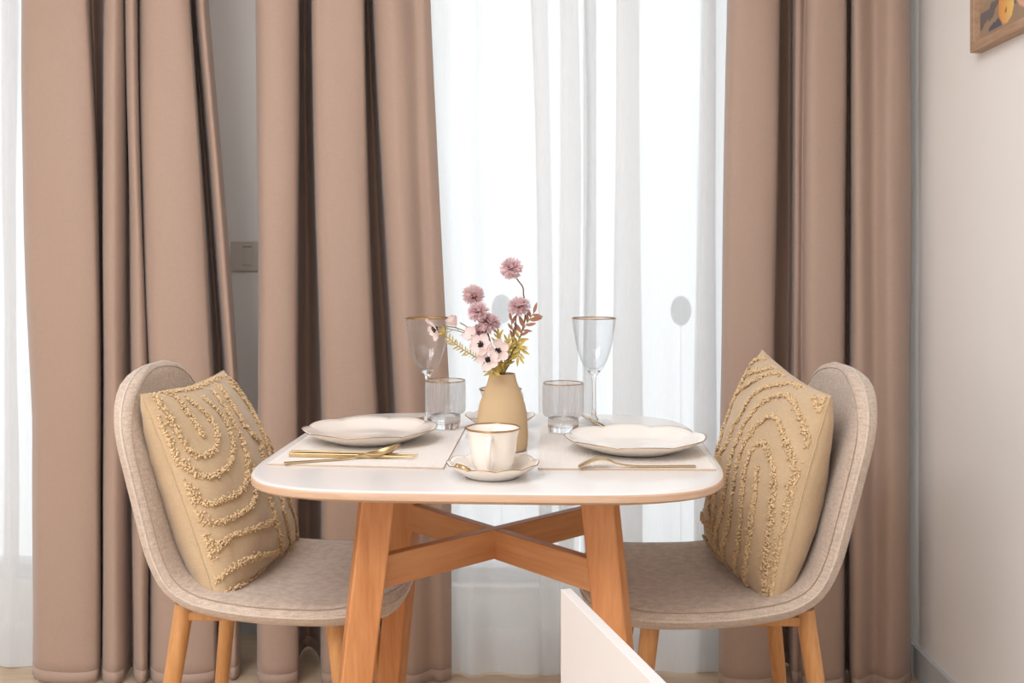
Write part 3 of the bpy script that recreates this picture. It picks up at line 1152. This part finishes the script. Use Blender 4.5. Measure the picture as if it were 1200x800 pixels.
# ------------------------------------------------------------------ cutlery
def strip_spoon(name, pos, ang, label, group, length, kind='spoon', arch=.0):
    """metal utensil lying along +x from its handle end"""
    e = empty(name, pos, ang)
    n = 60
    top = []
    for i in range(n):
        t = i / (n - 1)
        x = t * length
        hb = .70
        if t < hb:
            w = .0042 - .0016 * (t / hb)
            z = .0018 + .006 * max(0, (t - .45) / .25) ** 2 * 1.0
            cup_ = 0
        else:
            q = (t - hb) / (1 - hb)
            if kind == 'spoon':
                w = .0026 + .0130 * math.sin(math.pi * min(1, q * .97 + .015)) ** .75
                z = .0078 - .0042 * math.sin(math.pi * q) + .012 * q * q
                cup_ = .009 * math.sin(math.pi * q) ** .8
            elif kind == 'fork':
                w = .0026 + .008 * min(1, q * 2.6) ** .8
                z = .0078 + .0095 * math.sin(math.pi * min(1, q ** .8)) - .0062 * q
                cup_ = -.001
            else:
                w, z, cup_ = .0026, .0018, 0
        top.append((x, w, z, cup_))
    up, dn = [], []
    vv = np.linspace(-1, 1, 11)
    th = .0013
    for x, w, z, cp in top:
        up.append([(x, v * w, z + cp * (v * v - .6) + th) for v in vv])
        dn.append([(x, v * w, z + cp * (v * v - .6) - th * .6) for v in vv])
    m = MB()

    def add_block(a, b):
        m.grid(a)
        k = len(m.v)
        m.grid(b, flip=True)
        R_, C_ = len(a), len(a[0])
        s0 = k - R_ * C_
        ring = [(0, j) for j in range(C_)] + [(i, C_ - 1) for i in range(1, R_)] + [(R_ - 1, j) for j in range(C_ - 2, -1, -1)] + [(i, 0) for i in range(R_ - 2, 0, -1)]
        for aa, bb_ in zip(ring, ring[1:] + ring[:1]):
            ia, ib = aa[0] * C_ + aa[1], bb_[0] * C_ + bb_[1]
            m.f.append((s0 + ib, s0 + ia, k + ia, k + ib))
    if kind == 'fork':
        cut = int(n * .86)
        add_block(up[:cut], dn[:cut])
        for (a, b) in ((0, 2), (3, 5), (5, 7), (8, 10)):
            add_block([r_[a:b + 1] for r_ in up[cut - 1:]], [r_[a:b + 1] for r_ in dn[cut - 1:]])
        o = m.build('utensil', M['gold'], e, autosmooth=40)
    else:
        add_block(up, dn)
        o = m.build('utensil', M['gold'], e, autosmooth=40)
    o.name = {'spoon': 'spoon_body', 'fork': 'fork_body'}.get(kind, 'body')
    tag(e, label, kind, group)
    return e


# collapse one-part utensils: the thing is the mesh itself
def utensil(kind, a, b, label, group):
    a, b = Vector(a), Vector(b)
    d = b - a
    e = strip_spoon('gold_' + kind, a, math.atan2(d.y, d.x), label, group, d.length, kind)
    ch = e.children[0]
    o = ch
    o.parent = None
    o.location = e.location
    o.rotation_euler = e.rotation_euler
    o.name = 'table_' + kind
    for k_ in ('label', 'category', 'group'):
        if k_ in e:
            o[k_] = e[k_]
    bpy.data.objects.remove(e)
    return o


def mat_pt(px, py):
    v = on_plane(px, py, MAT_Z)
    return (v.x, v.y, MAT_Z - .0004)


def chopstick(a, b, label, group, name='chopstick'):
    a, b = Vector(a), Vector(b)
    d = (b - a)
    L = d.length
    m = MB()
    vs = []
    st = ((0, .0031), (.02, .0032), (.55, .0027), (1, .0012))
    for t, w in st:
        for ay, az in ((-1, -1), (1, -1), (1, 1), (-1, 1)):
            vs.append((t * L, ay * w, .0032 + az * w))
    fs = [(0, 1, 2, 3)[::-1], (12, 13, 14, 15)]
    for i in range(3):
        for j in range(4):
            fs.append((i * 4 + j, (i + 1) * 4 + j, (i + 1) * 4 + (j + 1) % 4, i * 4 + (j + 1) % 4))
    m.add(vs, [f[::-1] for f in fs])
    o = bevel(m.build(name, M['gold'], None, smooth=False), .0006)
    o.location = a + Vector((0, 0, .0005))
    o.rotation_euler = (0, 0, math.atan2(d.y, d.x))
    tag(o, label, 'chopstick', group)
    return o


GC = 'gold chopsticks'
chopstick(mat_pt(342, 532), mat_pt(489.5, 534.8), 'gold chopstick near the left plate, the one nearer the plate', GC)
chopstick(mat_pt(339.5, 534.6), mat_pt(486, 538), 'gold chopstick near the left plate, the one nearer the viewer', GC)
utensil('spoon', mat_pt(333, 543.5), mat_pt(468, 534.5), 'gold spoon lying across the chopstick tips on the left placemat', 'gold cutlery')
utensil('fork', mat_pt(815, 547.2), mat_pt(678, 547.8), 'gold fork with arched neck in front of the right plate', 'gold cutlery')
f0 = on_plane(499, 490)
utensil('fork', (f0.x, f0.y, TABLE_Z + .0003), (f0.x - .10, f0.y - .13, TABLE_Z + .0003), 'gold fork mostly hidden behind the left plate', 'gold cutlery')
k0, k1 = on_plane(683, 489.5), on_plane(683.5, 490.2)
chopstick((k0.x + .062, k0.y - .222, TABLE_Z + .001), (k0.x, k0.y, TABLE_Z + .001), 'gold chopstick tip beside the right tumbler, the farther one of two', GC)
chopstick((k0.x + .046, k0.y - .226, TABLE_Z + .001), (k0.x + .001, k0.y - .006, TABLE_Z + .001), 'gold chopstick tip beside the right tumbler, the nearer one of two', GC)
sp = Vector((ns.x - .038, ns.y + .006, TABLE_Z + .0125))
ts = utensil('spoon', (sp.x - .012, sp.y - .012, sp.z), (sp.x + .05, sp.y + .05, sp.z), 'tiny gold teaspoon resting on the near saucer beside the cup', None)
bpy.data.objects.remove(ts)
# the teaspoon: only its thick gold handle end shows left of the cup
tsm = MB()
hp = catmull([(-.0135, -.004, .0125), (-.004, -.001, .0105), (.006, -.008, .0085), (.010, -.016, .0078)], 6)
tsm.tube([Vector(v) for v in hp], [.0052 - .0034 * i / (len(hp) - 1) for i in range(len(hp))], 10)
tp = tsm.build('teaspoon', M['gold'])
tp.location = (ns.x - .042, ns.y + .001, TABLE_Z + .002)
tag(tp, 'short gold teaspoon end resting on the near saucer left of the cup', 'spoon', 'gold cutlery')


# ------------------------------------------------------------------ glasses
def tumbler(pos, label):
    e = empty('tumbler', pos)
    tag(e, label, 'glass', 'ribbed stepped tumblers')

    def rm(th, r, z):
        return 1 + (.018 * math.cos(36 * th) if .034 < z < .086 and r > .034 else 0)
    out = [(.0, .0008), (.026, .0008), (.0288, .003), (.0292, .010), (.0292, .026), (.0305, .0288), (.0345, .0300), (.0376, .0325), (.0384, .037), (.0386, .050), (.0386, .070), (.0386, .085), (.0385, .092)]
    inn = [(.0372, .0925), (.0368, .085), (.0366, .060), (.0360, .040), (.034, .034), (.028, .031), (.0268, .026), (.026, .012), (.020, .009), (0, .0085)]
    MB().lathe(out[4:], 144, rm).build('ribbed_wall', M['glass_ribbed'], e)
    MB().lathe(inn, 72).build('inner_wall', M['glass'], e)
    MB().lathe([(0, .0085), (.020, .009), (.026, .012), (.0268, .026), (.0292, .026), (.0292, .010), (.0288, .003), (.026, .0008), (0, .0008)][::-1], 72).build('base', M['glass_solid'], e)
    rim_tube(.0379, .0926, None, None, 72, .0009, M['gold_rim'], 'gold_rim', e)
    return e


v = on_plane(521, 505.0)
tumbler((v.x, 1.90, MAT_Z), 'clear ribbed tumbler with gold rim right of the left plate')
v = at(660, 505, 1.865)
tumbler((v.x, 1.865, MAT_Z), 'clear ribbed tumbler with gold rim left of the right plate')


def wine(pos, label):
    e = empty('wine_glass', pos)
    tag(e, label, 'glass', 'gold rimmed wine glasses')

    def rm(th, r, z):
        return 1 + .006 * math.cos(40 * th) * min(1, max(0, (z - .12) / .03))
    H = .211
    out = [(.0055, .094), (.008, .0985), (.014, .104), (.021, .113), (.0275, .127), (.0330, .144), (.0375, .163), (.0410, .184), (.0434, .203), (.0440, H)]
    inn = [(.0432, H), (.0426, .203), (.0402, .184), (.0366, .163), (.0320, .144), (.0262, .127), (.0190, .115), (.010, .109), (0, .107)]
    MB().lathe(out, 160, rm).build('bowl', M['glass'], e)
    MB().lathe(inn, 160, rm).build('bowl_lining', M['glass'], e)
    base = [(0, .0005), (.034, .0005), (.0352, .0015), (.034, .0028), (.020, .0042), (.009, .0075), (.0048, .014), (.0038, .030), (.0036, .060), (.0040, .085), (.0056, .0945), (.0078, .0985), (.0132, .1035),
            (.0118, .1055), (0, .1062)]
    MB().lathe(base[:5] + [(.009, .0060), (0, .0060)], 64).build('foot', M['glass'], e)
    MB().lathe([(0, .0046), (.0085, .0048)] + base[5:], 48).build('stem', M['glass_solid'], e)
    rim_tube(.0436, H + .0004, None, None, 96, .0012, M['gold_rim'], 'gold_rim', e)
    return e


v = at(501, 490, 1.985)
wine((v.x, 1.985, TABLE_Z + .0004), 'clear wine glass with gold rim behind the left tumbler')
v = at(696, 490, 1.99)
wine((v.x, 1.99, TABLE_Z + .0004), 'clear wine glass with gold rim behind the right plate')

# ------------------------------------------------------------------ vase and flowers
VY = 1.70
vb = at(588.5, 527, VY)
vase = MB()
S_ = VY / FPX
prof_px = [(0, 527), (26, 527), (28.5, 526.5), (29.8, 523), (30.3, 512), (30, 500), (29.4, 492), (28.6, 483), (26.8, 474), (24.6, 468), (22.3, 462), (19.8, 455), (17.6, 449), (16.2, 444), (15.4, 439.5), (14.9, 438.2)]
prof = [(r * S_, (527 - y) * S_) for r, y in prof_px]
prof += [(13.6 * S_, 88.8 * S_), (13.0 * S_, 87 * S_), (14.2 * S_, 78 * S_), (20 * S_, 60 * S_), (26 * S_, 35 * S_), (26 * S_, 6 * S_), (0, 5 * S_)]
vase.lathe(prof, 64)
vo = vase.build('vase', M['vase'])
vo.location = (vb.x, VY, TABLE_Z + .0003)
tag(vo, 'matte tan ceramic bottle vase in the middle of the table', 'vase')
VC = Vector((vb.x, VY, TABLE_Z))
NECK = Vector((vb.x, VY, at(588, 440, VY).z))


def stem_pts(pxs, Ys, jitter=0.0):
    P = [np.array(at(a, b, y)) for (a, b), y in zip(pxs, Ys)]
    return [Vector(p) for p in catmull(P, 6)]


def into_vase(dx, dy, depth=.035):
    return [NECK + Vector((dx * .6, dy * .6, 0)), NECK + Vector((dx, dy, -depth))]


def petal_mesh(m, base, direction, normal, length, width, cupd=.15, n=5, mm=4, round_=.6):
    d = direction.normalized()
    nn = (normal - d * normal.dot(d)).normalized()
    s = d.cross(nn)
    P = []
    for i in range(n + 1):
        t = i / n
        if round_ < 0:      # paddle-shaped petal, widest near its rounded tip
            w = width * .5 * max(.14, min(1.0, t / .58) ** .8) * math.sqrt(max(.03, 1 - max(0.0, (t - .55) / .45) ** 2))
        else:
            w = width * (math.sin(math.pi * (t ** round_) * .93 + .08)) * .5
        row = []
        for j in range(mm + 1):
            a = j / mm * 2 - 1
            row.append(base + d * (t * length) + s * (a * w) + nn * (cupd * length * (t * t * .8 - .1) + .18 * width * a * a * t))
        P.append(row)
    m.grid(P)


def fan(seed):
    return np.random.default_rng(seed)


def pompon(px, py, Y, rad_px, tilt, stem_path, label, seed):
    r = fan(seed)
    C = at(px, py, Y)
    R = rad_px * 1.12 * Y / FPX
    e = empty('scabiosa', C)
    tag(e, label, 'flower', 'mauve pompon flowers')
    T = Vector(tilt).normalized()
    m = MB()
    n = 300
    for i in range(n):
        # spiral over most of a sphere
        zc = 1 - (i + .5) / n * 1.75
        th = i * 2.39996 + r.normal() * .25
        rr = math.sqrt(max(0, 1 - zc * zc))
        loc = Vector((rr * math.cos(th), rr * math.sin(th), zc))
        q_ = Vector((0, 0, 1)).rotation_difference(T)
        d = q_ @ loc
        d = (d + Vector(r.normal(size=3)) * .16).normalized()
        L = R * r.uniform(.80, 1.04) * (.86 if zc > .5 else 1.0)
        b = d * (R * .25)
        petal_mesh(m, b, d, T if abs(d.dot(T)) < .95 else d.orthogonal(), L - R * .25, R * .21, .10, 3, 2, .9)
    p = m.build('petals', M['pompon'], e)
    c = MB().add([Vector(v_) * R * .45 for v_ in ICO_V], ICO_F).build('core', M['pompon_core'], e)
    st = stem_path
    sm = MB().tube([v_ - C for v_ in st], [.0011 + .0003 * (i / len(st)) for i in range(len(st))], 6)
    sm.build('stem', M['stem'], e)
    return e


def path(pxs, y0, dx, dy):
    n = len(pxs)
    Ys = np.linspace(y0, VY + dy, n)
    P = [at(a, b, y) for (a, b), y in zip(pxs, Ys)] + into_vase(dx, dy)
    return [Vector(p) for p in catmull(np.array([np.array(v_) for v_ in P]), 6)]


pompon(599, 314, 1.70, 13, (-.15, -.75, .65), path([(602, 318), (606, 327), (612.5, 336), (613.5, 345), (615, 356), (614, 380), (600, 420)], 1.70, .004, .002),
       'topmost mauve pompon flower on a curved brown stem', 21)
pompon(554.5, 345, 1.69, 12.5, (-.25, .45, .85), path([(556, 347), (560, 356), (566, 372), (574, 400), (582, 425)], 1.69, -.003, .003), 'mauve pompon flower highest on the left of the bouquet', 22)
pompon(560.5, 365, 1.675, 12.5, (-.1, -.5, .85), path([(562, 368), (566, 377), (571, 388), (576, 405), (583, 425)], 1.675, -.004, -.002), 'mauve pompon flower just under the highest left one', 23)
pompon(573, 378, 1.685, 13, (.3, -.3, .9), path([(576, 380), (581, 388), (587, 402), (588, 425)], 1.685, 0, -.003), 'mauve pompon flower at the middle of the bouquet', 24)
pompon(563, 388, 1.70, 10, (-.4, -.2, .9), path([(565, 390), (572, 404), (582, 425)], 1.70, -.005, .002), 'small mauve pompon flower tucked behind the white blooms', 27)
pompon(608.5, 359, 1.685, 13, (-.05, -.25, .95), path([(607, 362), (604.5, 373), (604, 385), (598, 410), (592, 428)], 1.685, .003, -.001), 'mauve pompon flower on the right above the leafy sprig', 25)


def bloom(px, py, Y, rad_px, facing, label, seed, stem_path, npet=5, closed=0.0, core=True):
    C = at(px, py, Y)
    R = rad_px * 1.0 * Y / FPX
    e = empty('blush_bloom', C)
    tag(e, label, 'flower', 'blush white blooms')
    r = fan(seed)
    T = Vector(facing).normalized()
    a = T.orthogonal().normalized()
    b = T.cross(a)
    for k_ in range(npet):
        th = 2 * math.pi * k_ / npet + r.normal() * .1 + seed
        d = (a * math.cos(th) + b * math.sin(th)) * (1 - closed) + T * (.12 + closed)
        m = MB()
        petal_mesh(m, d.normalized() * R * .10, d, T, R * r.uniform(.9, 1.05), R * .92, .10, 8, 4, -1)
        m.build('petal', M['petal'], e)
    if core:
        m = MB()
        m.add([T * (R * .07) + Vector(v_) * R * .25 for v_ in ICO_V], ICO_F)
        for k_ in range(22):
            th = r.uniform(0, 6.28)
            d = ((a * math.cos(th) + b * math.sin(th)) * r.uniform(.4, 1) + T * .5).normalized()
            m.add([T * (R * .1) + d * R * r.uniform(.24, .34) + Vector(v_) * R * .045 for v_ in ICO_V], ICO_F)
        m.build('centre', M['dark_core'], e)
    MB().tube([v_ - C for v_ in stem_path], .0009, 6).build('stem', M['green_stem'], e)
    return e


bloom(563.5, 404, 1.655, 13.5, (-.1, -.95, .3), 'upper left blush bloom with dark centre facing the viewer', 31, path([(565, 408), (572, 425)], 1.665, -.004, -.004))
bloom(571.5, 421.5, 1.648, 13, (0, -.97, .15), 'lowest blush bloom with dark centre at the vase mouth', 32, path([(574, 424), (580, 432)], 1.66, -.004, -.005))
bloom(583, 411, 1.653, 13.5, (.25, -.93, .2), 'blush bloom with dark centre on the right above the vase mouth', 33, path([(584, 415), (586, 430)], 1.665, 0, -.005))
lp = [(515, 384), (530, 400), (545, 410), (560, 420), (575, 432)]
bloom(511, 384.5, 1.69, 14, (-.75, -.35, -.35), 'leftmost blush bloom hanging before the left wine glass', 34, path([(516, 383), (530, 383), (545, 388), (560, 396), (575, 425)], 1.69, -.005, .002), closed=.10)
bloom(535, 382, 1.69, 13, (-.55, -.3, .75), 'half open blush bloom second from the left', 35, path([(539, 378), (548, 384), (556, 398), (575, 425)], 1.69, -.004, .004), npet=5, closed=.55, core=False)
bloom(553, 393, 1.68, 11, (-.5, -.6, .5), 'small blush bloom half behind the upper left bloom', 36, path([(556, 396), (565, 408), (577, 428)], 1.68, -.003, .003), closed=.2, core=False)


def sprig(pxs, y0, y1, n, leaf_px, wid, label, seed, mat, tipmat=None, parts=True, ang=55, dx=.003, dy=0.0, group='leafy sprigs'):
    r = fan(seed)
    Ys = np.linspace(y0, y1, len(pxs))
    P = [at(a, b, y) for (a, b), y in zip(pxs, Ys)] + into_vase(dx, dy, .03)
    pts = [Vector(v_) for v_ in catmull(np.array([np.array(v_) for v_ in P]), 8)]
    e = empty('fern_sprig', pts[0])
    tag(e, label, 'foliage', group)
    o = pts[0]
    MB().tube([v_ - o for v_ in pts], [.0006 + .0007 * i / len(pts) for i in range(len(pts))], 6).build('stem', M['green_stem'], e)
    usable = len(pts) - 14
    joined = MB()
    for i in range(n):
        f = i / n
        k_ = min(usable - 1, int(f * usable))
        p_ = pts[k_]
        t = (pts[max(k_ - 1, 0)] - pts[k_ + 1]).normalized()
        view = Vector((0, -1, 0))
        side = t.cross(view).normalized() * (1 if i % 2 else -1)
        if i == 0:
            d = t
        else:
            d = t * math.cos(math.radians(ang)) + side * math.sin(math.radians(ang))
        d = (d + Vector(r.normal(size=3)) * .16).normalized()
        L = leaf_px * VY / FPX * r.uniform(.75, 1.1) * (.7 + .5 * math.sin(math.pi * min(1, f + .25)))
        tgt = MB() if parts else joined
        petal_mesh(tgt, p_ - o, d, view + Vector(r.normal(size=3)) * .3, L, L * wid, .1, 5, 2, .8)
        if parts:
            tgt.build('leaf', tipmat if (tipmat and f < .45) else mat, e)
    if not parts:
        lv = joined.build('leaflets', mat, e)
        lv['kind'] = 'stuff'
    return e


sprig([(625, 367), (618, 378), (611, 390), (606, 402), (600, 415), (594, 430)], 1.69, 1.70, 21, 12.5, .34, 'leafy sprig with russet tips, rightmost in the vase', 41, M['fern'], M['fern_tip'], True, 50, .006)
sprig([(599, 376), (601, 388), (603, 400), (600, 412), (593, 430)], 1.70, 1.70, 9, 11, .34, 'short russet sprig left of the rightmost one', 42, M['fern'], M['fern_tip'], True, 32, .004, .003)
sprig([(518, 389), (530, 400), (542, 409), (555, 417), (566, 424), (580, 434)], 1.685, 1.69, 44, 6.5, .30, 'long arching fern frond reaching left toward the wine glass', 43, M['fern'], None, False, 60, -.006)
sprig([(607, 418), (610, 408), (606, 404), (600, 412), (592, 430)], 1.68, 1.69, 30, 10, .3, 'drooping fern tuft low on the right of the bouquet', 44, M['fern'], None, False, 50, .006, -.003)
sprig([(584, 393), (584, 402), (586, 415), (588, 432)], 1.67, 1.685, 12, 11, .26, 'upright fern tip at the bouquet centre', 45, M['fern'], None, False, 28, 0, -.004)
sprig([(596, 400), (594, 410), (592, 420), (590, 434)], 1.675, 1.69, 26, 10, .26, 'fern clump between the blush blooms and the right sprig', 46, M['fern'], None, False, 38, .002, -.006)
sprig([(577, 436), (580, 428), (584, 424), (587, 430), (589, 436)], 1.655, 1.685, 30, 11, .26, 'fern tuft spilling over the vase lip', 47, M['fern'], None, False, 50, .0, -.006)
sprig([(518, 384), (530, 386), (541, 389), (552, 394), (566, 410), (580, 430)], 1.695, 1.70, 9, 9, .07, 'thin dark twig behind the two left blooms', 48, M['stem'], None, False, 40, -.004, .004)

# ------------------------------------------------------------------ white panel in the foreground
pa = at(657, 690, 1.30)
b1 = on_plane(765, 800, pa.z)
d = Vector((b1.x - pa.x, b1.y - pa.y, 0)).normalized()
pn = empty('low_panel', (pa.x, pa.y, 0), math.atan2(d.y, d.x))
tag(pn, 'plain white low panel standing in front of the right table leg', 'panel')
bevel(MB().box((0, 0, 0.0), (.78, .014, pa.z)).build('board', M['panel'], pn, smooth=False), .0008)
